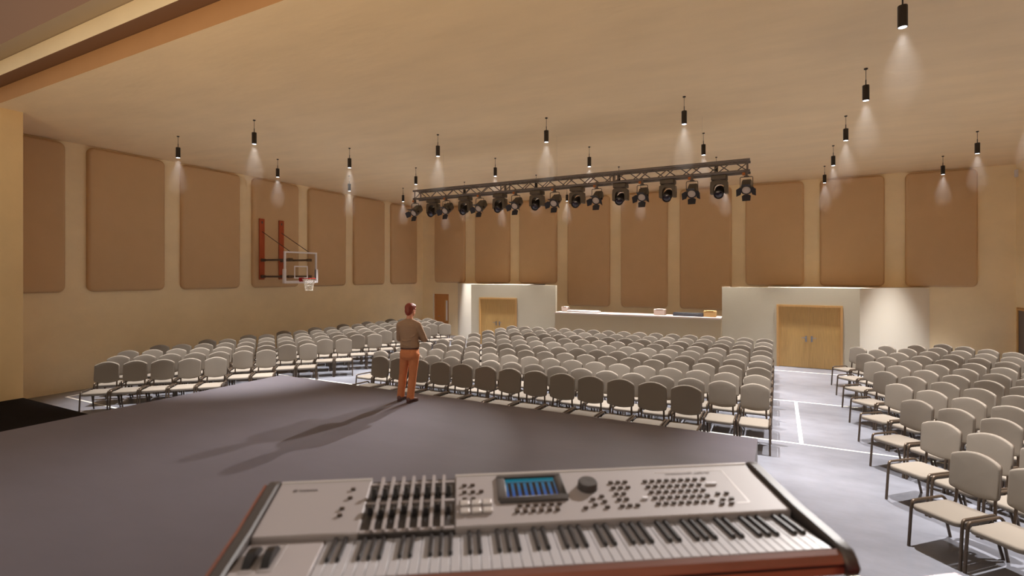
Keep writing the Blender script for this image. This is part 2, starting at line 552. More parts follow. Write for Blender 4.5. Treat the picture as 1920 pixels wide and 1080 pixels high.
# ------------------------------------------------------------------ entrance vestibules with double doors
VY, VZ = 20.2, 2.75
def vestibule(side, xa, xo, xw, dx0, dx1, idx):
    """xa: inner front corner, xo: outer front corner, xw: where the slanted face meets the back wall."""
    lo, hi = min(xa, xo), max(xa, xo)
    m = MB()
    DT = 2.1
    m.box(lo, dx0, VY, VY + 0.15, 0, VZ, 0)
    m.box(dx1, hi, VY, VY + 0.15, 0, VZ, 0)
    m.box(dx0, dx1, VY, VY + 0.15, DT, VZ, 0)
    s = 1 if xo > xa else -1
    m.prism([(xo, VY + 0.002), (xw, YB), (xw - s * 0.15, YB), (xo - s * 0.1, VY + 0.14)], 0, VZ, 1)
    xr = xa + s * 1.5
    m.box(min(xr, xr + s * 0.12), max(xr, xr + s * 0.12), VY + 0.15, YB, 0, VZ, 1)
    m.prism([(xr, VY + 0.001), (xo, VY + 0.001), (xw, YB), (xr, YB)], VZ - 0.06, VZ + 0.002, 1)
    struct(m.build('wall_vestibule_' + side, [M['knock'], M['offwhite']], smooth=False))
    w2 = (dx0 + dx1) / 2
    d = struct(link('door_%d' % idx, None, None, (w2, VY, 0)))
    f = MB()
    hw = (dx1 - dx0) / 2
    f.box(-hw, -hw + 0.07, -0.02, 0.14, 0, DT + 0.06)
    f.box(hw - 0.07, hw, -0.02, 0.14, 0, DT + 0.06)
    f.box(-hw + 0.07, hw - 0.07, -0.02, 0.14, DT - 0.01, DT + 0.06)
    f.build('door_frame', M['wood_light'], d, smooth=False)
    for q in (-1, 1):
        a, b = sorted((q * 0.002, q * (hw - 0.072)))
        leaf = MB().box(a, b, 0.022, 0.067, 0.012, DT - 0.013).build('door_leaf', M['wood'], d, smooth=False)
        hd = MB()
        hx = q * 0.085
        hd.box(hx - 0.026, hx + 0.026, 0.01, 0.022, 0.9, 1.1)
        hd.cyl((hx, 0.017, 1.04), (hx, -0.043, 1.04), 0.013, n=8)
        hd.cyl((hx - q * 0.01, -0.043, 1.04), (hx + q * 0.13, -0.043, 1.04), 0.011, n=8)
        hd.build('door_handle', M['chrome'], leaf)
vestibule('right', -1.84, 2.37, 4.66, -0.06, 1.9, 1)
vestibule('left', -8.42, -12.65, -14.9, -12.22, -10.27, 2)

# ------------------------------------------------------------------ sound booth counter and what stands on it
b = thing('sound_booth', 'olive beige half wall of the sound booth with a pinkish white counter top', 'counter', (-5.13, 20.12, 0))
MB().box(-3.28, 3.28, 0, 0.14, 0, 1.555).build('front_panel', M['booth'], b, smooth=False)
MB().box(-3.275, 3.275, -0.05, 0.85, 1.556, 1.62).build('counter_top', M['laminate'], b, bevel=0.008)
def booth_item(name, x0, x1, y0, y1, h, m, label, cat, detail=None):
    t = thing(name, label, cat, ((x0 + x1) / 2, (y0 + y1) / 2, 1.621))
    w, d = (x1 - x0) / 2, (y1 - y0) / 2
    detail(t, w, d, h, m)
def det_box(t, w, d, h, m):
    MB().box(-w, w, -d, d, 0, h).build('body', M[m], t, bevel=0.01)
    MB().box(-w * 0.9, w * 0.9, -d - 0.004, -d, h * 0.12, h * 0.88).build('back_plate', M['laminate' if m == 'white' else m], t, smooth=False)
    MB().box(-w * 0.6, w * 0.6, -d - 0.01, d, h, h + 0.012).build('lid', M[m], t, bevel=0.003)
def det_desk(t, w, d, h, m):
    MB().box(-w, w, -d, d, 0, h * 0.75).build('body', M[m], t, bevel=0.008)
    MB().box(-w * 0.98, w * 0.98, -d * 0.9, d * 0.3, h * 0.75, h).build('meter_bridge', M[m], t, bevel=0.006)
    for k in range(4):
        MB().box(-w * 0.9 + k * w * 0.45, -w * 0.9 + k * w * 0.45 + w * 0.4, d * 0.35, d * 0.9, h * 0.75, h * 0.8).build('fader_bank', M['kdark'], t, smooth=False)
booth_item('paper_tray', -8.3, -8.02, 20.55, 20.8, 0.2, 'laminate', 'small pinkish box at the booth counter end nearest the hoop wall', 'box', det_box)
booth_item('mixing_desk', -7.95, -6.6, 20.3, 20.75, 0.08, 'white', 'long low white desk unit on the booth counter', 'mixer', det_desk)
booth_item('equipment_box', -4.35, -3.93, 20.42, 20.75, 0.22, 'laminate', 'pale pinkish box standing alone mid counter of the booth', 'box', det_box)
booth_item('lighting_console', -3.6, -2.52, 20.28, 20.7, 0.13, 'console', 'long low blue black console on the booth counter', 'console', det_desk)
booth_item('cardboard_box', -2.5, -2.06, 20.35, 20.6, 0.22, 'tan_board', 'tan box on the booth counter beside the blue black console', 'box', det_box)

# ------------------------------------------------------------------ stage, side platforms, front riser
st = MB().box(-10.1, -0.26, -3.0, 7.95, 0, 0.9)
so = st.build('stage', [M['stage'], M['stage_side']], smooth=False)
for p in so.data.polygons:
    p.material_index = 0 if p.normal.z > 0.5 else 1
struct(so)
struct(MB().box(XPL, -10.105, -3.0, YP, 0, 0.45).build('floor_side_platform_left', M['ramp'], smooth=False))
struct(MB().box(-0.255, XPR, -3.0, YP, 0, 0.45).build('floor_side_platform_right', M['ramp'], smooth=False))
struct(MB().box(-8.7, -1.0, 7.955, 9.36, 0, 0.185).build('floor_front_riser', M['stage'], smooth=False))

# ------------------------------------------------------------------ pendant lamps
PEND_COL = (1.0, 0.95, 0.9)
def make_pendant():
    p = thing('pendant_lamp', '-', 'lamp', (0, 0, ZC), 0, 'cylinder pendant lamps under the ceiling')
    MB().lathe([(0.03, 0), (0.03, -0.018), (0.01, -0.028)], 16).build('canopy', M['black'], p)
    MB().cyl((0, 0, -0.025), (0, 0, -0.2), 0.005, n=6).build('cord', M['black'], p)
    MB().cyl((0, 0, -0.2), (0, 0, -0.31), 0.009, n=8).build('stem', M['black'], p)
    MB().lathe([(0.02, -0.296), (0.05, -0.298), (0.053, -0.305), (0.053, -0.565), (0.048, -0.567), (0.046, -0.56), (0.046, -0.52)], 24).build('lamp_shade', M['black'], p)
    MB().lathe([(0.002, -0.566), (0.042, -0.565), (0.0455, -0.558), (0.0455, -0.53)], 24).build('diffuser', M['glow'], p)
    spot('beam', p, (0, 0, -0.6), (0, 0, -1), PENDANT_W, R(58), 0.85, 0.045, PEND_COL)
    return p
PX = [-13.92, -10.88, -7.8, -4.75, -1.7, 1.36, 4.45]
PY = [7.84, 10.84, 13.86, 16.88, 19.93]
proto = make_pendant()
haze = MB()
first = True
for j, y in enumerate(PY):
    for i, x in enumerate(PX):
        if j == 0 and i not in (0, 1, 5, 6):
            continue
        o = proto if first else copy_tree(proto)
        first = False
        o.location = (x, y, ZC)
        if j == 0 and i == 5:             # extra aimed beam added at this lamp to light the keyboards
            aim = (Vector((-0.62, 1.0, 2.56)) - Vector((x, y, ZC - 0.6))).normalized()
            spot('added_key_beam', o, Vector((0, 0, -0.6)) + aim * 0.03, aim, KEY_W, R(24), 0.7, 0.03, (1.0, 0.95, 0.92))
        haze.lathe([(0.01, -0.61), (0.05, -0.62), (0.12, -0.78), (0.19, -1.0), (0.23, -1.2), (0.21, -1.38), (0.12, -1.52), (0.01, -1.58)], 16,
                   xf=Matrix.Translation((x, y, ZC)))
        o['label'] = f'black cylinder pendant lamp, {ORD[j]} row from the stage, {ORD[i]} line from the hoop wall'

hz = haze.build('light_haze', M['haze'])
hz['kind'] = 'stuff'
hz['label'] = 'thin haze catching the light just below the pendant lamps'
hz['category'] = 'haze'

# ------------------------------------------------------------------ unseen fill lights added to brighten the ceiling and fascia
for i, x in enumerate((-8.6, -5.2, -1.8)):
    t = thing('fill_uplight', f'black unseen fill light added at the back of the stage, {ORD[i]} from the hoop wall', 'stage light', (x, -1.6, 0.901), 0, 'added fill lights')
    MB().lathe([(0.12, 0), (0.12, 0.02), (0.03, 0.03), (0.03, 0.06), (0.09, 0.09), (0.1, 0.3), (0.09, 0.3), (0.085, 0.26)], 20).build('body', M['fixture'], t)
    MB().lathe([(0.002, 0.27), (0.085, 0.265), (0.085, 0.255)], 20).build('lens', M['frost'], t)
    spot('beam', t, (0, 0, 0.34), (0, 0.55, 1), UPLIGHT_W, R(125), 0.6, 0.08, (1.0, 0.72, 0.42))

# ------------------------------------------------------------------ lighting truss and fixtures
TY, TX0, TX1, TZ0, TZ1 = 12.4, -9.72, -0.55, 5.44, 5.73
t = thing('lighting_truss', 'long dark grey box truss hung across the hall over the chairs', 'truss', (0, TY, 0))
TD = 0.145
for y in (-TD, TD):
    for z in (TZ0 + 0.025, TZ1 - 0.025):
        MB().cyl((TX0, y, z), (TX1, y, z), 0.029, n=10).build('chord', M['truss'], t)
seg = (TX1 - TX0) / 3
for k in range(3):
    lat = MB()
    xa, xe = TX0 + seg * k + 0.06, TX0 + seg * (k + 1) - 0.06
    for x in (xa, xe):
        for y in (-TD, TD):
            lat.cyl((x, y, TZ0 + 0.02), (x, y, TZ1 - 0.02), 0.016, n=6)
        for z in (TZ0 + 0.025, TZ1 - 0.025):
            lat.cyl((x, -TD, z), (x, TD, z), 0.014, n=6)
    nb = 10
    w = (xe - xa) / nb
    for i in range(nb):
        up = i % 2 == 0
        za, zb_ = (TZ0 + 0.03, TZ1 - 0.03) if up else (TZ1 - 0.03, TZ0 + 0.03)
        for y in (-TD, TD):
            p_, q_ = (za, zb_) if y < 0 else (zb_, za)
            lat.cyl((xa + w * i, y, p_), (xa + w * (i + 1), y, q_), 0.012, n=6)
        for z in (TZ0 + 0.025, TZ1 - 0.025):
            ya = -TD if up else TD
            lat.cyl((xa + w * i, ya, z), (xa + w * (i + 1), -ya, z), 0.008, n=6)
    lat.build('lattice', M['truss'], t)
for x in (TX0 + 1.0, (TX0 + TX1) / 2, TX1 - 1.0):
    MB().cyl((x, 0, TZ1 - 0.03), (x, 0, ZC - 0.004), 0.0008, n=6).build('suspension_wire', M['truss'], t)

AIM = R(33)
BEAM = R(28)
def make_par():
    p = thing('stage_spotlight', '-', 'stage light', (0, TY, TZ0), 0, 'barn door spotlights on the truss')
    y0 = -TD
    c = MB()
    c.box(-0.022, 0.022, y0 - 0.042, y0 + 0.034, -0.09, -0.008)
    c.box(-0.022, 0.022, y0 - 0.042, y0 - 0.034, -0.016, 0.06)
    c.box(-0.05, 0.05, y0 - 0.05, y0 + 0.05, -0.1, -0.09)
    cl = c.build('clamp', M['steel_dark'], p, bevel=0.006)
    MB().box(-0.085, -0.026, y0 - 0.035, y0 + 0.03, -0.07, -0.012).build('clamp_block', M['copper'], cl, bevel=0.005)
    pivot = Vector((0, y0, -0.36))
    MB().tube(arc([(-0.125, y0, -0.36), (-0.125, y0, -0.11), (0.125, y0, -0.11), (0.125, y0, -0.36)], 0.03), 0.008, 6).build('yoke', M['fixture'], p)
    xf = Matrix.Translation(pivot) @ Matrix.Rotation(AIM, 4, 'X')       # local -Y points along the beam
    bd = MB()
    prof = [(-0.075, -0.11), (0.075, -0.11), (0.11, -0.06), (0.11, 0.06), (0.085, 0.105), (-0.085, 0.105), (-0.11, 0.06), (-0.11, -0.06)]
    bd.loft([[(x * s, y, z * s) for x, z in prof] for y, s in ((0.27, 0.8), (0.25, 0.95), (-0.05, 1.0), (-0.07, 0.9))], 0, xf)
    body = bd.build('body', M['fixture'], p, angle=25)
    ringm = MB()
    ringm.loft([[(r * math.cos(a), y, r * math.sin(a)) for a in [2 * PI * j / 20 for j in range(20)]] for r, y in ((0.1, -0.07), (0.104, -0.1), (0.09, -0.105), (0.085, -0.085), (0.03, -0.082))], 0, xf)
    ringm.build('lens_ring', M['barn'], body)
    ln = MB()
    ln.loft([[(r * math.cos(a), y, r * math.sin(a)) for a in [2 * PI * j / 20 for j in range(20)]] for r, y in ((0.084, -0.09), (0.07, -0.1), (0.04, -0.107), (0.003, -0.11))], 0, xf)
    ln.build('lens', M['frost'], body)
    for q in (-1, 1):
        MB().cyl((q * 0.105, y0, -0.36), (q * 0.145, y0, -0.36), 0.026, n=10).build('knob', M['black'], p)
    for a in (0, 90, 180, 270):
        rot = xf @ Matrix.Rotation(R(a), 4, 'Y')
        fl_ = MB()
        tilt = rot @ Matrix.Translation((0, -0.105, -0.1)) @ Matrix.Rotation(R(38), 4, 'X')
        fl_.prism([(-0.05, 0), (0.05, 0), (0.09, -0.03), (0.08, -0.15), (-0.08, -0.15), (-0.09, -0.03)], -0.002, 0.002, 0, tilt)
        fl_.build('barn_door', M['barn'], p, smooth=False)
    dirv = Vector((0, -math.cos(BEAM), -math.sin(BEAM)))
    spot('beam', p, pivot + dirv * 0.13, dirv, PAR_W, R(36), 1.0, 0.035, (1.0, 0.93, 0.88))
    return p
def make_mover():
    p = thing('moving_head_light', '-', 'stage light', (0, TY, TZ0), 0, 'moving head lights on the truss')
    bs = MB()
    bs.prism([(-0.155, -0.15), (0.155, -0.15), (0.17, -0.08), (0.17, 0.12), (-0.17, 0.12), (-0.17, -0.08)], -0.115, -0.015)
    base = bs.build('base', M['fixture'], p, bevel=0.012)
    MB().cyl((0, 0, -0.115), (0, 0, -0.135), 0.13, n=24).build('turntable', M['steel_dark'], base)
    # arch-shaped yoke
    outer = [(-0.185, -0.42), (-0.19, -0.3), (-0.18, -0.16), (-0.15, -0.135), (0.15, -0.135), (0.18, -0.16), (0.19, -0.3), (0.185, -0.42)]
    inner = [(0.115, -0.42), (0.118, -0.3), (0.1, -0.24), (0.05, -0.195), (-0.05, -0.195), (-0.1, -0.24), (-0.118, -0.3), (-0.115, -0.42)]
    yk = MB()
    n = len(outer)
    inn = inner[::-1]
    for i in range(n - 1):
        q = [outer[i], outer[i + 1], inn[i + 1], inn[i]]
        yk.loft([[(x, -0.1, z) for x, z in q], [(x, 0.1, z) for x, z in q]])
    me = yk.mesh('yoke', [M['fixture']], bevel=0)
    bm = bmesh.new(); bm.from_mesh(me)
    bmesh.ops.remove_doubles(bm, verts=bm.verts, dist=1e-4)
    seen = {}
    for f in list(bm.faces):
        k = tuple(sorted(v.index for v in f.verts))
        if k in seen:
            bm.faces.remove(f)
            if seen[k].is_valid:
                bm.faces.remove(seen[k])
        else:
            seen[k] = f
    bmesh.ops.recalc_face_normals(bm, faces=bm.faces)
    bm.to_mesh(me); bm.free()
    link('yoke', me, p)
    piv = Vector((0, 0, -0.37))
    xf = Matrix.Translation(piv) @ Matrix.Rotation(R(28), 4, 'X')
    def ring(r, y, n=20):
        return [(r * math.cos(2 * PI * j / n), y, r * math.sin(2 * PI * j / n)) for j in range(n)]
    hd = MB().loft([ring(0.06, 0.17), ring(0.1, 0.14), ring(0.108, 0.0), ring(0.1, -0.12), ring(0.104, -0.125), ring(0.104, -0.19), ring(0.09, -0.195), ring(0.08, -0.17), ring(0.03, -0.168)], 0, xf)
    head = hd.build('head', M['black'], p)
    MB().loft([ring(0.085, -0.16), ring(0.08, -0.178), ring(0.045, -0.19), ring(0.004, -0.195)], 0, xf).build('lens', M['darklens'], head)
    return p
pars, movers = make_par(), make_mover()
step = (TX1 - 0.07 - (TX0 + 0.07)) / 16
np_, nm_ = 0, 0
for k in range(17):
    x = TX0 + 0.07 + step * k
    if k % 2 == 0:
        o = pars if np_ == 0 else copy_tree(pars)
        o.location.x = x
        o['label'] = f'black barn door spotlight clamped under the truss, {ORD[np_]} from the hoop wall end'
        if np_ in (3, 4):                # these two burn brighter, on the speaker at the stage edge
            for l in [c for c in o.children if c.type == 'LIGHT']:
                l.data = l.data.copy()
                l.data.energy = PAR_LIT_W
        np_ += 1
    else:
        o = movers if nm_ == 0 else copy_tree(movers)
        o.location.x = x
        o['label'] = f'black moving head light under the truss, {ORD[nm_]} from the hoop wall end'
        nm_ += 1

# ------------------------------------------------------------------ basketball hoop on the hoop wall
h = thing('basketball_hoop', 'wall mounted basketball hoop with clear backboard on rust orange boards', 'basketball hoop', (XL, 13.0, 0))
for y in (-0.42, 0.42):
    bd = MB().box(0.152, 0.19, y - 0.11, y + 0.11, 3.02, 5.28).build('mounting_board', M['orange'], h, bevel=0.006)
    MB().box(0.19, 0.2, y - 0.025, y + 0.025, 5.1, 5.18).build('bolt', M['steel_dark'], bd)
    for z in (3.13, 3.74):
        a = MB()
        a.box(0.19, 1.72, y - 0.03, y + 0.03, z - 0.035, z + 0.035)
        a.box(0.19, 0.3, y - 0.07, y + 0.07, z - 0.055, z + 0.055)
        a.box(1.66, 1.745, y - 0.09, y + 0.09, z - 0.05, z + 0.05)
        a.build('support_arm', M['steel_dark'], h, bevel=0.005)
    MB().cyl((0.19, y, 4.8), (1.72, y, 4.02), 0.012, n=6).build('stay_rod', M['steel_dark'], h)
BX = 1.75
bb = MB().box(BX, BX + 0.015, -0.68, 0.68, 2.96, 4.0).build('backboard', M['acrylic'], h, smooth=False)
f = MB()
f.box(BX - 0.02, BX + 0.035, -0.715, -0.655, 2.93, 4.03)
f.box(BX - 0.02, BX + 0.035, 0.655, 0.715, 2.93, 4.03)
f.box(BX - 0.02, BX + 0.035, -0.655, 0.655, 3.975, 4.03)
f.box(BX - 0.02, BX + 0.035, -0.655, 0.655, 2.93, 2.985)
f.build('board_frame', M['white'], bb, smooth=False)
s = MB()
s.box(BX + 0.016, BX + 0.022, -0.3, -0.255, 3.06, 3.52)
s.box(BX + 0.016, BX + 0.022, 0.255, 0.3, 3.06, 3.52)
s.box(BX + 0.016, BX + 0.022, -0.255, 0.255, 3.475, 3.52)
s.box(BX + 0.016, BX + 0.022, -0.255, 0.255, 3.06, 3.105)
s.build('target_square', M['white'], bb, smooth=False)
pd = MB()
for q in (-1, 1):
    pd.box(BX - 0.05, BX + 0.06, q * 0.7 - 0.045, q * 0.7 + 0.045, 2.89, 3.4)
pd.box(BX - 0.05, BX + 0.06, -0.655, 0.655, 2.885, 2.95)
pd.build('edge_padding', M['white'], bb, bevel=0.012)
rm = MB()
RR, RC, RZ = 0.225, BX + 0.43, 3.06
ringpts = [(RC + RR * math.cos(a), RR * math.sin(a), RZ) for a in [2 * PI * j / 28 for j in range(29)]]
rm.tube(ringpts, 0.011, 8)
rm.box(BX + 0.02, BX + 0.2, -0.08, 0.08, RZ - 0.012, RZ + 0.012)
rm.box(BX + 0.016, BX + 0.04, -0.1, 0.1, RZ - 0.14, RZ + 0.03)
rm.tube([(BX + 0.03, -0.07, RZ - 0.12), (BX + 0.2, -0.05, RZ)], 0.012, 6)
rm.tube([(BX + 0.03, 0.07, RZ - 0.12), (BX + 0.2, 0.05, RZ)], 0.012, 6)
rim = rm.build('rim', M['red'], h)
nt = MB()
for j in range(14):
    for dirn in (-1, 1):
        pts = []
        for i in range(7):
            tt = i / 6
            a = 2 * PI * j / 14 + dirn * tt * 1.35
            rr = RR * (1 - 0.42 * math.sin(tt * PI / 2))
            pts.append((RC + rr * math.cos(a), rr * math.sin(a), RZ - 0.01 - 0.42 * tt))
        nt.tube(pts, 0.006, 4)
for z, rr in ((0.42, 0.58), (0.25, 0.66)):
    nt.tube([(RC + RR * rr * math.cos(2 * PI * j / 20), RR * rr * math.sin(2 * PI * j / 20), RZ - 0.01 - z) for j in range(21)], 0.006, 4)
nt.build('net', M['net'], rim)

# ------------------------------------------------------------------ chairs
def chair_outline():
    pts = []
    n = 10
    hw, z0, z1 = 0.252, 0.65, 1.043
    for i in range(n + 1):                      # top arch
        s = -1 + 2 * i / n
        pts.append((hw * 0.93 * s, z1 + 0.066 * (1 - s * s) + 0.002))
    pts += [(hw * 0.985, z1 - 0.016), (hw, z1 - 0.05), (hw, (z0 + z1) / 2), (hw * 1.0, z0 + 0.04), (hw * 0.97, z0 + 0.012)]
    for i in range(n + 1):                      # bottom arch
        s = 1 - 2 * i / n
        pts.append((hw * 0.93 * s, z0 - 0.045 * (1 - s * s)))
    pts += [(-hw * 0.97, z0 + 0.012), (-hw, z0 + 0.04), (-hw, (z0 + z1) / 2), (-hw, z1 - 0.05), (-hw * 0.985, z1 - 0.016)]
    return pts
def make_chair():
    c = thing('stacking_chair', '-', 'chair')
    # seat cushion
    so_ = rrect(-0.25, 0.25, -0.3, 0.31, 0.075, 5)
    m = MB().pad(so_, 0.06, 0.026, 0.006, 0, Matrix.Translation((0, 0, 0.44)))
    vs = []
    for x, y, z in m.v:
        z -= 0.1 * max(0, -(y + 0.2)) ** 1.3 + 0.03 * (x / 0.235) ** 2 * 0 - 0.0
        z -= 0.03 * y
        vs.append((x, y, z))
    m.v = vs
    m.build('seat', M['fabric'], c, angle=55)
    # backrest: pad in front of a hard shell, bowed towards the sitter at its sides
    out = chair_outline()
    def bow(mm):
        r = []
        for u, w, d in mm.v:
            y = 0.405 + (w - 0.62) * 0.1 - d - 0.034 * (u / 0.252) ** 2
            r.append((u, y, w))
        mm.v = r
    m = MB().pad(out, 0.045, 0.022, 0.004, 0)
    bow(m)
    k = MB().pad([(u * 0.985, (w - 0.84) * 0.985 + 0.84) for u, w in out], 0.014, 0.006, 0, 1)
    k.v = [(u, w, d - 0.014) for u, w, d in k.v]
    bow(k)
    m.add(k.v, k.f, 1)
    m.build('backrest', [M['fabric'], M['shell']], c, angle=55)
    # tubular frame: side rails, back posts, cross bars
    fr_ = MB()
    for q in (-1, 1):
        fr_.tube(arc([(q * 0.264, -0.262, 0.46), (q * 0.262, -0.25, 0.535), (q * 0.262, 0.27, 0.52), (q * 0.24, 0.31, 0.44)], 0.05), 0.0165, 8)
        fr_.tube(arc([(q * 0.235, 0.1, 0.425), (q * 0.2, 0.385, 0.44), (q * 0.19, 0.405, 0.72)], 0.05), 0.0165, 8)
        fr_.cyl((q * 0.25, 0.22, 0.45), (q * 0.2, 0.22, 0.43), 0.011, n=6)
    fr_.cyl((-0.264, -0.2, 0.44), (0.264, -0.2, 0.44), 0.011, n=6)
    fr_.cyl((-0.255, 0.22, 0.425), (0.255, 0.22, 0.425), 0.011, n=6)
    fr_.build('frame', M['tube'], c)
    for q in (-1, 1):
        MB().tube([(q * 0.266, -0.302, 0.0), (q * 0.266, -0.302, 0.02), (q * 0.264, -0.262, 0.47)], 0.017, 8).build('leg', M['tube'], c)
        MB().tube([(q * 0.266, 0.4, 0.0), (q * 0.266, 0.394, 0.02), (q * 0.252, 0.24, 0.45)], 0.0165, 8).build('leg', M['tube'], c)
    return c
chair0 = make_chair()
chair_n = 0
def place_chair(x, y, z, rz, label, group):
    global chair_n
    c = chair0 if chair_n == 0 else copy_tree(chair0)
    chair_n += 1
    c.location = (x, y, z)
    c.rotation_euler = (0, 0, rz)
    c['label'] = label
    c['group'] = group
def in_frame(x, y, lim=1950):
    d = -x * math.sin(YAW) + y * math.cos(YAW)
    r = x * math.cos(YAW) + y * math.sin(YAW)
    return d > 0.5 and -60 < 960 + 960 * r / d < lim
# centre block: a front row on the riser, then nine rows of seventeen
for k in range(13):
    x = -1.41 - k * 0.57
    place_chair(x, 8.8, 0.185, 0, f'taupe chair, centre block, front row along the stage, {ORD[k]} from the double door aisle', 'chairs of the centre block')
for j in range(9):
    for k in range(17):
        x = -0.40 - k * 0.581
        y = 10.43 + 0.975 * j
        place_chair(x, y, 0, 0, f'taupe chair, centre block, {ORD[j + 1]} row from the stage, {ORD[k]} from the double door aisle', 'chairs of the centre block')
# angled blocks
ROWN = [5, 7, 9, 10, 10, 10, 10, 10, 8, 6, 4]
PITCH = 0.578 * math.sqrt(0.5)
for i, n in enumerate(ROWN):
    if i < 8:
        rx, ry = 1.765, 7.545 + 1.42 * i
        lx, ly = -12.36, 7.76 + 1.435 * i
    else:
        rx, ry = ((2.55, 18.15), (3.36, 18.75), (4.12, 19.42))[i - 8]
        lx, ly = -10.6 - rx, ry + 0.3
    for k in range(n):
        place_chair(lx - PITCH * k, ly - PITCH * k, 0, R(45),
                    f'taupe chair, block by the hoop wall, {ORD[i]} row from the stage, {ORD[k]} from its aisle', 'chairs of the block by the hoop wall')
        x, y = rx + PITCH * k, ry - PITCH * k
        if in_frame(x - 0.1, y) and y > 4:
            place_chair(x, y, 0, R(-45),
                        f'taupe chair, block opposite the hoop, {ORD[i]} row from the stage, {ORD[k]} from its aisle', 'chairs of the block opposite the hoop')
print('CHAIRS', chair_n)

# ------------------------------------------------------------------ person on the stage edge
def remeshed(mb, name, mats, voxel, smooth=4, sub=None):
    me = mb.mesh(name + '_raw', [mats[0]] if isinstance(mats, list) else [mats])
    o = bpy.data.objects.new(name + '_raw', me)
    COL.objects.link(o)
    md = o.modifiers.new('r', 'REMESH'); md.mode = 'VOXEL'; md.voxel_size = voxel; md.use_smooth_shade = True
    if smooth:
        sm = o.modifiers.new('s', 'SMOOTH'); sm.iterations = smooth; sm.factor = 0.5
    dg = bpy.context.evaluated_depsgraph_get()
    dg.update()
    out = bpy.data.meshes.new_from_object(o.evaluated_get(dg))
    out.name = name
    bpy.data.objects.remove(o)
    bpy.data.meshes.remove(me)
    out.materials.clear()
    for x in (mats if isinstance(mats, list) else [mats]):
        out.materials.append(x)
    out.polygons.foreach_set('use_smooth', [True] * len(out.polygons))
    return out

def oval(cx, cy, z, rx, ry, n=20, p=2.3):
    pts = []
    for j in range(n):
        a = 2 * PI * j / n
        ca, sa = math.cos(a), math.sin(a)
        pts.append((cx + rx * math.copysign(abs(ca) ** (2 / p), ca), cy + ry * math.copysign(abs(sa) ** (2 / p), sa), z))
    return pts

PERSON = Vector((-5.95, 7.36, 0.9))
HIPX = 0.03
HEAD = Vector((0.035, 0.035, 1.655))
HROT = Quaternion((0, 0, 1), R(-24)) @ Quaternion((1, 0, 0), R(-4))
def hp(x, y, z):
    return HEAD + HROT @ Vector((x, y, z))
# --- body: head, neck, forearms and hands, torso and legs under the clothes, one surface
bm_ = MB()
bm_.ball(hp(0, -0.012, 0.022), (0.074, 0.096, 0.092), 20, rot=HROT)
bm_.ball(hp(0, 0.025, -0.045), (0.058, 0.066, 0.078), 16, rot=HROT)
bm_.ball(hp(0, 0.062, -0.082), (0.03, 0.028, 0.026), 12, rot=HROT)       # chin
bm_.caps(hp(0, 0.082, 0.006), hp(0, 0.106, -0.026), 0.01, 0.014)         # nose
bm_.caps(hp(-0.02, 0.083, -0.054), hp(0.02, 0.083, -0.054), 0.009, 0.009)  # lips
bm_.caps(hp(-0.045, 0.075, 0.022), hp(0.045, 0.075, 0.022), 0.012, 0.012)  # brow
for q in (-1, 1):
    bm_.ball(hp(q * 0.076, -0.008, -0.012), (0.012, 0.022, 0.034), 10, rot=HROT @ Quaternion((0, 0, 1), R(q * -18)))
bm_.caps((0.02, 0.0, 1.44), hp(0.0, -0.018, -0.07), 0.06, 0.055)
bm_.loft([oval(HIPX, 0, 0.9, 0.13, 0.09), oval(HIPX - 0.005, 0, 1.1, 0.125, 0.085), oval(HIPX - 0.01, 0, 1.35, 0.15, 0.09), oval(0.02, 0, 1.45, 0.1, 0.06)])
ANK = {-1: Vector((-0.165, 0.05, 0.09)), 1: Vector((0.06, -0.055, 0.09))}
KNE = {-1: Vector((-0.12, 0.06, 0.5)), 1: Vector((0.09, -0.01, 0.5))}
HIPJ = {-1: Vector((HIPX - 0.085, 0.005, 0.88)), 1: Vector((HIPX + 0.085, -0.005, 0.88))}
for q in (-1, 1):
    bm_.caps(HIPJ[q], KNE[q], 0.075, 0.05)
    bm_.caps(KNE[q], ANK[q], 0.05, 0.035)
SH = {-1: Vector((-0.15, -0.005, 1.375)), 1: Vector((0.185, -0.01, 1.375))}
EL = {-1: Vector((-0.2, 0.085, 1.13)), 1: Vector((0.27, 0.09, 1.125))}
WR = {-1: Vector((0.06, 0.235, 1.17)), 1: Vector((-0.03, 0.265, 1.2))}
for q in (-1, 1):
    bm_.caps(SH[q], EL[q], 0.045, 0.036)
    bm_.caps(EL[q], WR[q], 0.038, 0.027)
    d = (WR[q] - EL[q]).normalized()
    up = Vector((0, 0, 1))
    pal = WR[q] + d * 0.05
    bm_.caps(WR[q], WR[q] + d * 0.085, 0.026, 0.034)
    tgt = Vector((q * -0.19, 0.17, 1.2))
    for n_, ln in enumerate((0.065, 0.078, 0.072, 0.056)):
        off = up * (0.03 - 0.02 * n_)
        k0 = WR[q] + d * 0.095 + off
        d2 = (d + Vector((0, -0.55, -0.05))).normalized()
        k1 = k0 + d2 * ln * 0.5
        d3_ = (d + Vector((0, -1.5, -0.1))).normalized()
        bm_.caps(k0, k1, 0.0095, 0.009, 8)
        bm_.caps(k1, k1 + d3_ * ln * 0.5, 0.009, 0.007, 8)
    th0 = WR[q] + d * 0.03 + up * 0.028
    bm_.caps(th0, th0 + (d + up * 0.8).normalized() * 0.05, 0.012, 0.01, 8)
    bm_.caps(th0 + (d + up * 0.8).normalized() * 0.05, th0 + (d + up * 0.8).normalized() * 0.05 + d * 0.03, 0.01, 0.008, 8)
per = link('person', remeshed(bm_, 'person', M['skin'], 0.0055, 3), None, PERSON)
per.rotation_euler = (0, 0, R(18))
tag(per, 'person in brown check shirt and rust trousers standing with folded arms at stage edge', 'person')
# eyes
for q in (-1, 1):
    MB().ball(hp(q * 0.03, 0.07, 0.004), 0.012, 10).build('eye', M['white'], per)
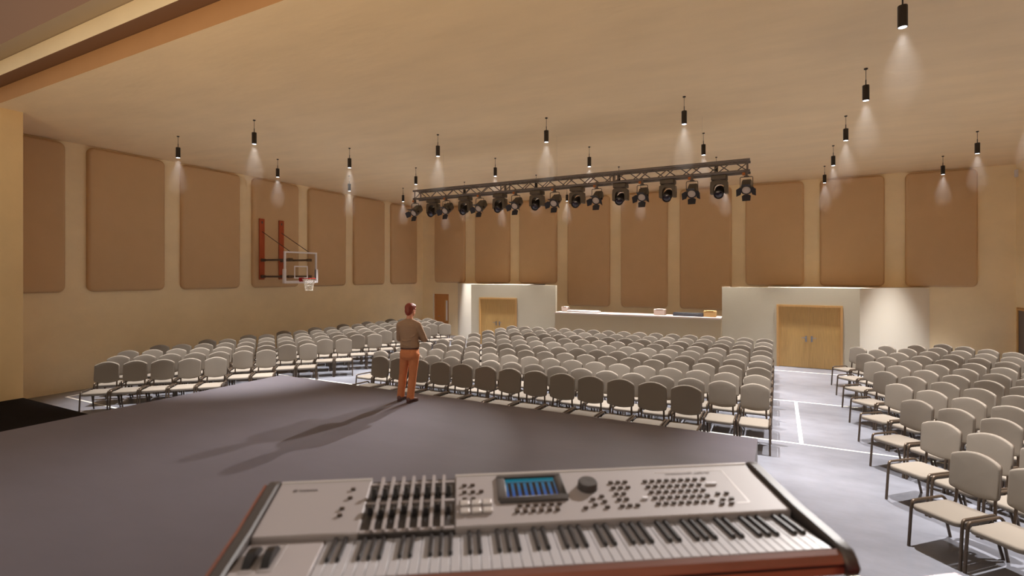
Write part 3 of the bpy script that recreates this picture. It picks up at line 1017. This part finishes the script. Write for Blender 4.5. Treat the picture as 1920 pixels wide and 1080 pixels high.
# hair
hr = MB()
hr.ball(hp(0, -0.02, 0.034), (0.085, 0.106, 0.1), 22, rot=HROT)
hr.ball(hp(0, -0.05, -0.012), (0.076, 0.072, 0.086), 18, rot=HROT)
hr.ball(hp(0, -0.062, -0.058), (0.056, 0.045, 0.045), 16, rot=HROT)
hr.ball(hp(0.008, 0.036, 0.07), (0.07, 0.05, 0.05), 16, rot=HROT)
for q in (-1, 1):
    hr.ball(hp(q * 0.07, 0.018, 0.018), (0.013, 0.022, 0.05), 10, rot=HROT)
for i in range(22):                                   # locks combed back from the parting
    a = R(-150 + 300 * i / 21)
    pts = []
    for k_ in range(6):
        t_ = R(14 + 15 * k_)
        pts.append(hp(0.083 * math.sin(t_) * math.sin(a), -0.02 - 0.104 * math.sin(t_) * math.cos(a), 0.034 + 0.097 * math.cos(t_)))
    hr.tube(pts, 1, 6, rs=[0.005, 0.008, 0.009, 0.009, 0.008, 0.004])
hair = remeshed(hr, 'hair', M['hair'], 0.005, 2)
link('hair', hair, per)
# shirt: torso and folded sleeves
sh = MB()
sh.loft([oval(HIPX, 0.0, 0.975, 0.158, 0.116), oval(HIPX, 0.0, 0.99, 0.172, 0.128), oval(HIPX, 0.0, 1.02, 0.176, 0.13), oval(HIPX - 0.003, 0.0, 1.09, 0.165, 0.122),
         oval(HIPX - 0.008, 0.002, 1.2, 0.172, 0.122), oval(0.018, 0.0, 1.32, 0.188, 0.125), oval(0.016, -0.008, 1.385, 0.185, 0.112),
         oval(0.016, -0.014, 1.43, 0.14, 0.092), oval(0.018, -0.012, 1.465, 0.09, 0.072), oval(0.022, -0.004, 1.49, 0.064, 0.06)], 0)
for q in (-1, 1):
    sh.caps(SH[q], EL[q], 0.072, 0.058)
    sh.caps(EL[q], WR[q], 0.058, 0.042)
    sh.caps(SH[q] + Vector((0, 0, 0.01)), Vector((0.02 + q * 0.03, -0.015, 1.465)), 0.07, 0.05)
# folds that hang over the waistband and pull under the arms
sh.tube([(-0.13, -0.06, 1.1), (-0.06, -0.115, 1.045), (0.04, -0.125, 1.02), (0.12, -0.1, 1.03)], 0.012, 8)
sh.tube([(0.17, -0.04, 1.2), (0.1, -0.115, 1.14), (0.0, -0.125, 1.11), (-0.08, -0.11, 1.12)], 0.01, 8)
sh.tube([(0.18, 0.0, 1.06), (0.12, -0.09, 1.04), (0.04, -0.12, 1.05)], 0.012, 8)
sh.tube([(0.2, -0.03, 1.28), (0.14, -0.1, 1.2), (0.08, -0.12, 1.17)], 0.011, 8)
link('shirt', remeshed(sh, 'shirt', M['shirt'], 0.009, 3), per)
col = MB()
col.loft([[(x, y + 0.0, z) for x, y, z in oval(0.022, -0.006, zz, rx, ry)] for zz, rx, ry in ((1.462, 0.08, 0.072), (1.49, 0.07, 0.067), (1.508, 0.067, 0.064), (1.506, 0.062, 0.059), (1.465, 0.063, 0.06))], cap=False)
col.build('collar', M['shirt'], per)
# trousers
tr = MB()
tr.loft([oval(HIPX, 0.0, 0.76, 0.12, 0.1), oval(HIPX, -0.005, 0.82, 0.172, 0.13), oval(HIPX, -0.008, 0.9, 0.172, 0.132), oval(HIPX, -0.002, 0.97, 0.158, 0.116), oval(HIPX, 0.0, 1.005, 0.152, 0.112)])
for q in (-1, 1):
    tr.ball(HIPJ[q] + Vector((0, -0.05, -0.01)), (0.085, 0.088, 0.105), 16)
    tr.tube([HIPJ[q] + Vector((0, 0, 0.0)), HIPJ[q].lerp(KNE[q], 0.5), KNE[q], KNE[q].lerp(ANK[q], 0.35), KNE[q].lerp(ANK[q], 0.75), ANK[q] + Vector((0, 0.005, 0.0)), ANK[q] + Vector((0, 0.005, -0.025))],
            1, 18, rs=[0.1, 0.088, 0.072, 0.073, 0.067, 0.067, 0.069])
    for z, tw in ((0.13, 0.5), (0.17, -0.6), (0.21, 0.4), (0.49, 0.7), (0.55, -0.5), (0.45, -0.6)):   # creases at hem and knee
        c = KNE[q].lerp(ANK[q], (0.5 - z) / 0.41)
        rr = 0.063 if z < 0.3 else 0.069
        tr.tube([c + Vector((rr * math.cos(a), rr * math.sin(a), 0.02 * math.sin(a + tw * 5))) for a in [PI * 1.1 + PI * 1.0 * i / 8 + tw for i in range(9)]], 0.007, 6)
link('trousers', remeshed(tr, 'trousers', M['trousers'], 0.009, 3), per)
bl = MB()
bl.loft([oval(HIPX, 0, z, rx, ry) for z, rx, ry in ((0.962, 0.166, 0.126), (0.962, 0.17, 0.13), (0.985, 0.168, 0.126), (0.985, 0.16, 0.12))], cap=False)
bl.build('belt', M['belt'], per)
# shoes
for q, rz in ((-1, -7), (1, -18)):
    s_ = MB()
    A = ANK[q]
    def sec(y, w, zt, zb=0.02):
        return [(w * math.cos(a), y, zb + (zt - zb) * (0.5 + 0.5 * math.sin(a)) if math.sin(a) > 0 else zb + (zt - zb) * (0.5 + 0.5 * math.sin(a))) for a in [2 * PI * j / 16 for j in range(16)]]
    secs = [sec(-0.075, 0.02, 0.075), sec(-0.07, 0.036, 0.1), sec(-0.03, 0.042, 0.115), sec(0.02, 0.044, 0.115), sec(0.07, 0.045, 0.085), sec(0.12, 0.048, 0.07), sec(0.165, 0.044, 0.06), sec(0.2, 0.028, 0.045), sec(0.208, 0.012, 0.036)]
    xf = Matrix.Translation((A.x, A.y, 0)) @ Matrix.Rotation(R(rz), 4, 'Z')
    shoe = MB().loft(secs, 0, xf).build('shoe', M['shoe'], per, angle=60)
    sole = [(0.0, -0.08), (0.034, -0.068), (0.042, -0.02), (0.04, 0.05), (0.05, 0.12), (0.044, 0.175), (0.02, 0.21), (-0.02, 0.21), (-0.044, 0.175), (-0.05, 0.12), (-0.04, 0.05), (-0.042, -0.02), (-0.034, -0.068)]
    MB().prism(sole, 0, 0.024, 0, xf).build('sole', M['sole'], shoe)

# ------------------------------------------------------------------ keyboard close to the viewer
FW = Vector((-math.sin(YAW), math.cos(YAW), 0))
RT = Vector((math.cos(YAW), math.sin(YAW), 0))
KP = RT * 0.7726 + FW * 1.240
KZ = EYE - 0.66
kb = thing('keyboard_synthesizer', 'silver keyboard synthesizer with red brown front rail and lit display, overlooking the stage', 'keyboard',
           (KP.x, KP.y, KZ), YAW + R(6.2))
def pz(y):
    return 0.0175 + 0.19 * (y - 0.16)
XA, XE = -1.402, 0.010
case = MB().box(XA, XE, -0.012, 0.392, -0.06, -0.02).build('case', M['kblack'], kb, bevel=0.006)
def slab(x0, x1, y0, y1, lift=0.0, th=0.03, name='control_panel', m='silver', parent=kb, bevel=0.004):
    mb = MB()
    vs = [(x, y, pz(y) + lift - d) for d in (th, 0) for y in (y0, y1) for x in (x0, x1)]
    mb.add(vs, [(0, 2, 3, 1), (4, 5, 7, 6), (0, 1, 5, 4), (2, 6, 7, 3), (0, 4, 6, 2), (1, 3, 7, 5)])
    return mb.build(name, M[m], parent, bevel=bevel)
p_left = slab(XA, -1.146, 0.16, 0.384)
p_main = slab(-0.906, XE, 0.16, 0.384)
p_slid = slab(-1.1455, -0.9065, 0.16, 0.382, -0.006, name='slider_bay', m='kdark', bevel=0.001)
MB().box(XA, XE, 0.16, 0.384, -0.02, -0.013).build('panel_underside', M['kblack'], kb, smooth=False)
MB().box(XA, XE, 0.372, 0.392, -0.02, pz(0.384) - 0.012).build('rear_panel', M['silver'], kb, smooth=False)
tr_ = MB().tube([(XA + 0.003, 0.386, pz(0.386) - 0.005), (-1.147, 0.386, pz(0.386) - 0.005)], 0.008, 10)
tr_.tube([(-0.905, 0.386, pz(0.386) - 0.005), (XE - 0.003, 0.386, pz(0.386) - 0.005)], 0.008, 10)
tr_.build('rear_edge', M['silver_light'], kb)
# slider bay: ribs, cross strips, knobs, sliders
cw = (0.2385 - 0.004) / 8
rb = MB()
for i in range(1, 8):
    x = -1.1435 + cw * i
    vs = [(xx, y, pz(y) + z) for z in (-0.008, 0.004) for y in (0.162, 0.388) for xx in (x - 0.0042, x + 0.0042)]
    rb.add(vs, [(0, 2, 3, 1), (4, 5, 7, 6), (0, 1, 5, 4), (2, 6, 7, 3), (0, 4, 6, 2), (1, 3, 7, 5)])
for y in (0.278, 0.364, 0.166):
    vs = [(xx, yy, pz(yy) + z) for z in (-0.008, -0.002) for yy in (y - 0.004, y + 0.004) for xx in (-1.145, -0.907)]
    rb.add(vs, [(0, 2, 3, 1), (4, 5, 7, 6), (0, 1, 5, 4), (2, 6, 7, 3), (0, 4, 6, 2), (1, 3, 7, 5)])
rb.build('rib', M['silver'], p_slid, smooth=False)
kn = MB().lathe([(0.0095, 0), (0.0095, 0.003), (0.0075, 0.006), (0.0065, 0.024), (0.005, 0.026)], 12).mesh('knob', [M['kblack']])
sl = MB().box(-0.006, 0.006, -0.009, 0.009, 0, 0.02).box(-0.0012, 0.0012, -0.045, 0.045, 0, 0.001).mesh('slider', [M['kblack']], bevel=0.001)
for i in range(8):
    x = -1.1435 + cw * (i + 0.5)
    link('knob', kn, p_slid, (x, 0.307, pz(0.307) - 0.006))
    y = 0.232 + (0.008 if i % 3 == 0 else -0.004)
    link('slider', sl, p_slid, (x, y, pz(y) - 0.006))
# buttons: dark small ones and pale square pads
bt = MB().box(-0.0065, 0.0065, -0.004, 0.004, 0, 0.006).mesh('button', [M['kbrown']], bevel=0.0012)
btw = MB().box(-0.0085, 0.0085, -0.0045, 0.0045, 0, 0.006).mesh('button', [M['white']], bevel=0.0015)
bpd = MB().box(-0.0125, 0.0125, -0.011, 0.011, 0, 0.009).mesh('pad_button', [M['silver_light']], bevel=0.002)
def button(x, y, me=bt, par=None):
    o = link('button' if me is not bpd else 'pad_button', me, par or p_main, (x, y, pz(y)))
    o.rotation_euler = (math.atan(0.19), 0, 0)
for y, n in ((0.332, 2), (0.301, 3), (0.27, 2)):
    for i in range(n):
        button(-0.879 + 0.0235 * i, y)
for y in (0.248, 0.216):
    for i in range(3):
        button(-0.879 + 0.0302 * i, y, bpd)
for i in range(6):
    button(-0.73 + 0.0218 * i, 0.2305)
    button(-0.74 + 0.0218 * i, 0.207)
for x, y in ((-0.496, 0.254), (-0.494, 0.231), (-0.493, 0.207), (-0.524, 0.219), (-0.553, 0.208), (-0.524, 0.243)):
    button(x, y)
for y, n in ((0.3155, 3), (0.2895, 3), (0.2615, 2), (0.2365, 2), (0.2085, 3)):
    for i in range(n):
        button(-0.451 + 0.0215 * i, y)
for y in (0.314, 0.288, 0.2625, 0.2365, 0.211):
    for i in range(8):
        button(-0.3475 + 0.0221 * i, y)
button(-0.166, 0.3155); button(-0.163, 0.288, btw); button(-0.148, 0.2875, btw); button(-0.377, 0.236, btw)
for x, y in ((-0.159, 0.242), (-0.133, 0.242), (-0.158, 0.216), (-0.132, 0.217), (-0.17, 0.198), (-0.142, 0.198)):
    button(x, y)
for x, y in ((-1.191, 0.338), (-1.192, 0.299), (-1.204, 0.254), (-1.204, 0.227)):
    button(x, y, bt, p_left)
# display
tl = math.atan(0.19)
ds = thing_part = link('display', None, kb, (-0.688, 0.3075, pz(0.3075)))
ds.rotation_euler = (tl, 0, 0)
bz = MB()
for a in ((-0.096, 0.096, 0.049, 0.064), (-0.096, 0.096, -0.064, -0.045), (-0.096, -0.073, -0.045, 0.049), (0.073, 0.096, -0.045, 0.049)):
    bz.box(a[0], a[1], a[2], a[3], -0.004, 0.007)
bz.build('bezel', M['kdark'], ds, bevel=0.003)
MB().box(-0.072, 0.071, -0.043, 0.047, -0.003, 0.0015).build('screen', M['screen'], ds, smooth=False)
# data dial
dl = link('data_dial', MB().lathe([(0.029, 0), (0.029, 0.004), (0.028, 0.006), (0.028, 0.017), (0.025, 0.021), (0.012, 0.0215), (0.002, 0.0205)], 32).mesh('data_dial', [M['kdark']]), kb, (-0.525, 0.3, pz(0.3)))
dl.rotation_euler = (tl, 0, 0)
# printed outline at the far end of the panel
ol = MB()
def strip(p, q, w=0.0016):
    (x0, y0), (x1, y1) = p, q
    n = Vector((-(y1 - y0), x1 - x0)).normalized() * w
    vs = [(x, y, pz(y) + z) for z in (-0.001, 0.0006) for x, y in ((x0 + n.x, y0 + n.y), (x1 + n.x, y1 + n.y), (x1 - n.x, y1 - n.y), (x0 - n.x, y0 - n.y))]
    ol.add(vs, [(0, 1, 2, 3), (7, 6, 5, 4), (0, 4, 5, 1), (1, 5, 6, 2), (2, 6, 7, 3), (3, 7, 4, 0)])
strip((-0.3, 0.358), (-0.09, 0.358)); strip((-0.0884, 0.358), (-0.0884, 0.2)); strip((-0.09, 0.2), (-0.125, 0.2))
ol.build('panel_print', M['silver_light'], p_main, smooth=False)

def text_mesh(s, size, m, bold=0.0, shear=0.0):
    cu = bpy.data.curves.new('lettering', 'FONT')
    cu.body = s
    cu.size = size
    cu.extrude = 0.0004
    cu.offset = bold
    cu.shear = shear
    o = bpy.data.objects.new('lettering', cu)
    COL.objects.link(o)
    dg = bpy.context.evaluated_depsgraph_get(); dg.update()
    me = bpy.data.meshes.new_from_object(o.evaluated_get(dg))
    bpy.data.objects.remove(o)
    me.materials.clear()
    me.materials.append(m)
    return me
def lettering(s, x, y, size, m, par, bold=0.0, shear=0.0, width=None):
    me = text_mesh(s, size, m, bold, shear)
    o = link('lettering', me, par, (x, y, pz(y) + 0.0008))
    o.rotation_euler = (tl, 0, 0)
    if width:
        wv = max(v.co.x for v in me.vertices) - min(v.co.x for v in me.vertices)
        o.scale = (width / wv, 1, 1)
lettering('YAMAHA', -1.341, 0.341, 0.0105, M['print'], p_left, 0.0005, 0, 0.053)
em = MB()
em.loft([[((r_) * math.cos(2 * PI * j / 20), r_ * math.sin(2 * PI * j / 20), z) for j in range(20)] for r_, z in ((0.0058, 0), (0.0058, 0.0008), (0.0048, 0.0008), (0.0048, 0))], cap=False)
for a in (90, 210, 330):
    em.tube([(0, 0, 0.0006), (0.0048 * math.cos(R(a)), 0.0048 * math.sin(R(a)), 0.0006)], 0.0006, 6)
e_ = em.build('emblem', M['print'], p_left, (-1.3505, 0.3445, pz(0.3445) + 0.0003))
e_.rotation_euler = (tl, 0, 0)
lettering('MUSIC PRODUCTION SYNTHESIZER', -0.272, 0.3445, 0.006, M['print_pale'], p_main, 0.0, 0, 0.085)
lettering('MOTIF XF', -0.181, 0.343, 0.009, M['print_pale'], p_main, 0.0004, 0.2, 0.05)
# wheel section
ws = MB().box(XA, -1.224, -0.004, 0.1585, -0.02, 0.004).build('wheel_panel', M['silver'], kb, bevel=0.003)
for x0, x1 in ((-1.381, -1.347), (-1.341, -1.307)):
    MB().box(x0, x1, 0.028, 0.146, 0.0, 0.0055).build('wheel_slot', M['print_pale'], ws, bevel=0.002)
    w_ = MB().loft([[(x, 0.085 + 0.05 * math.cos(2 * PI * j / 28), -0.022 + 0.05 * math.sin(2 * PI * j / 28)) for j in range(28)] for x in (x0 + 0.004, x1 - 0.012)])
    w_.build('pitch_wheel', M['kblack'], ws)
# keys
kwid = 1.2215 / 52
wk = MB().box(0.0004, kwid - 0.0008, -0.004, 0.158, -0.019, 0.0).mesh('white_key', [M['keywhite']], bevel=0.0012)
prof = [(-0.0055, 0.0), (-0.0045, 0.009), (0.0045, 0.009), (0.0055, 0.0)]
bk = MB().loft([[(x, 0.062, z) for x, z in prof], [(x, 0.068, z) for x, z in prof], [(x, 0.16, z) for x, z in prof]])
bk.v = [(x, y + (0.004 if z > 0.005 and y < 0.064 else 0), z) for x, y, z in bk.v]
bkm = bk.mesh('black_key', [M['keyblack']], bevel=0.0012)
x = -1.2215
for i in range(52):
    link('white_key', wk, kb, (x + kwid * i, 0, 0))
    if i % 7 in (0, 1, 3, 4, 5) and i < 51:
        link('black_key', bkm, kb, (x + kwid * (i + 1), 0, 0))
# red-brown front rail and dark end cheeks
rail = MB()
sec_ = [(-0.008, 0.0), (-0.022, -0.006), (-0.03, -0.022), (-0.03, -0.048), (-0.018, -0.058), (0.02, -0.058), (0.02, -0.02), (-0.006, -0.02)]
rail.loft([[(xx, y, z) for y, z in sec_] for xx in (XA, XE + 0.001)])
rl = rail.build('front_rail', M['kwood'], kb, angle=25)
MB().box(XA, XE, -0.0325, -0.0292, -0.03, -0.026).build('rail_groove', M['kblack'], rl, smooth=False)
for x0, x1 in ((XA - 0.034, XA - 0.0005), (XE + 0.0015, XE + 0.036)):
    ck = MB()
    sec2 = [(-0.034, -0.014), (-0.044, -0.034), (-0.034, -0.054), (0.0, -0.063), (0.38, -0.063), (0.4, -0.05), (0.405, 0.04), (0.39, 0.066), (0.36, 0.066), (0.17, 0.03), (0.02, 0.012), (-0.018, 0.004)]
    ck.loft([[(xx, y, z) for y, z in sec2] for xx in (x0, x1)])
    c_ = ck.build('end_cheek', M['kdark'], kb, bevel=0.005)
    edge_x = x1 if x0 > -1 else x0
MB().loft([[(xx, y, z) for y, z in ((-0.03, -0.006), (0.02, 0.0135), (0.17, 0.0315), (0.36, 0.0675), (0.36, 0.06), (0.0, 0.0), (-0.03, -0.02))] for xx in (XA - 0.0375, XA - 0.032)]).build('cheek_trim', M['kwood'], kb)

# stand below the keyboard: two columns with feet on the stage
def stand(name, label, root_loc, rz, xs, z_top, z_floor, depth):
    s0 = thing(name, label, 'stand', (root_loc.x, root_loc.y, z_floor), rz)
    hgt = z_top - z_floor
    for x in xs:
        MB().cyl((x, depth, 0.04), (x, depth, hgt - 0.034), 0.022, n=12).build('column', M['black'], s0)
        MB().tube([(x, depth - 0.2, hgt - 0.024), (x, depth + 0.17, hgt - 0.024)], 0.012, 8).build('arm', M['black'], s0)
        MB().tube(arc([(x, depth - 0.32, 0.012), (x, depth - 0.05, 0.05), (x, depth + 0.05, 0.05), (x, depth + 0.3, 0.012)], 0.05), 0.012, 8).build('foot', M['black'], s0)
    MB().cyl((xs[0], depth, hgt * 0.45), (xs[1], depth, hgt * 0.45), 0.014, n=8).build('cross_bar', M['black'], s0)
    return s0
stand('keyboard_stand', 'black two column stand under the silver keyboard at the stage corner', KP, YAW + R(6.2), (-1.25, -0.62), KZ - 0.063, 0.9, 0.2)

# red keyboard peeping in next to it
RP = RT * 0.995 + FW * 1.15
RZ_ = EYE - 0.665
rk = thing('red_keyboard', 'red stage keyboard, only its corner showing beside the silver one', 'keyboard', (RP.x, RP.y, RZ_), YAW + R(10))
MB().box(-1.0, 0, -0.29, 0, -0.09, 0).build('case', M['red'], rk, bevel=0.008)
MB().box(-0.97, -0.03, -0.285, -0.15, 0.0, 0.004).build('key_bed', M['kblack'], rk, smooth=False)
kw2 = 0.93 / 40
wk2 = MB().box(0.0004, kw2 - 0.0006, -0.283, -0.152, 0.004, 0.016).mesh('white_key', [M['keywhite']], bevel=0.001)
bk2 = MB().box(-0.005, 0.005, -0.235, -0.152, 0.016, 0.026).mesh('black_key', [M['keyblack']], bevel=0.001)
for i in range(40):
    link('white_key', wk2, rk, (-0.965 + kw2 * i, 0, 0))
    if i % 7 in (0, 1, 3, 4, 5) and i < 39:
        link('black_key', bk2, rk, (-0.965 + kw2 * (i + 1), 0, 0))
kn2 = MB().lathe([(0.008, 0), (0.0075, 0.014), (0.006, 0.016)], 12).mesh('knob', [M['kblack']])
for i in range(12):
    link('knob', kn2, rk, (-0.9 + i * 0.07, -0.08, 0.0))
stand('keyboard_stand', 'black two column stand under the red keyboard', RP, YAW + R(10), (-0.42, -0.1), RZ_ - 0.09, 0.45, -0.15)
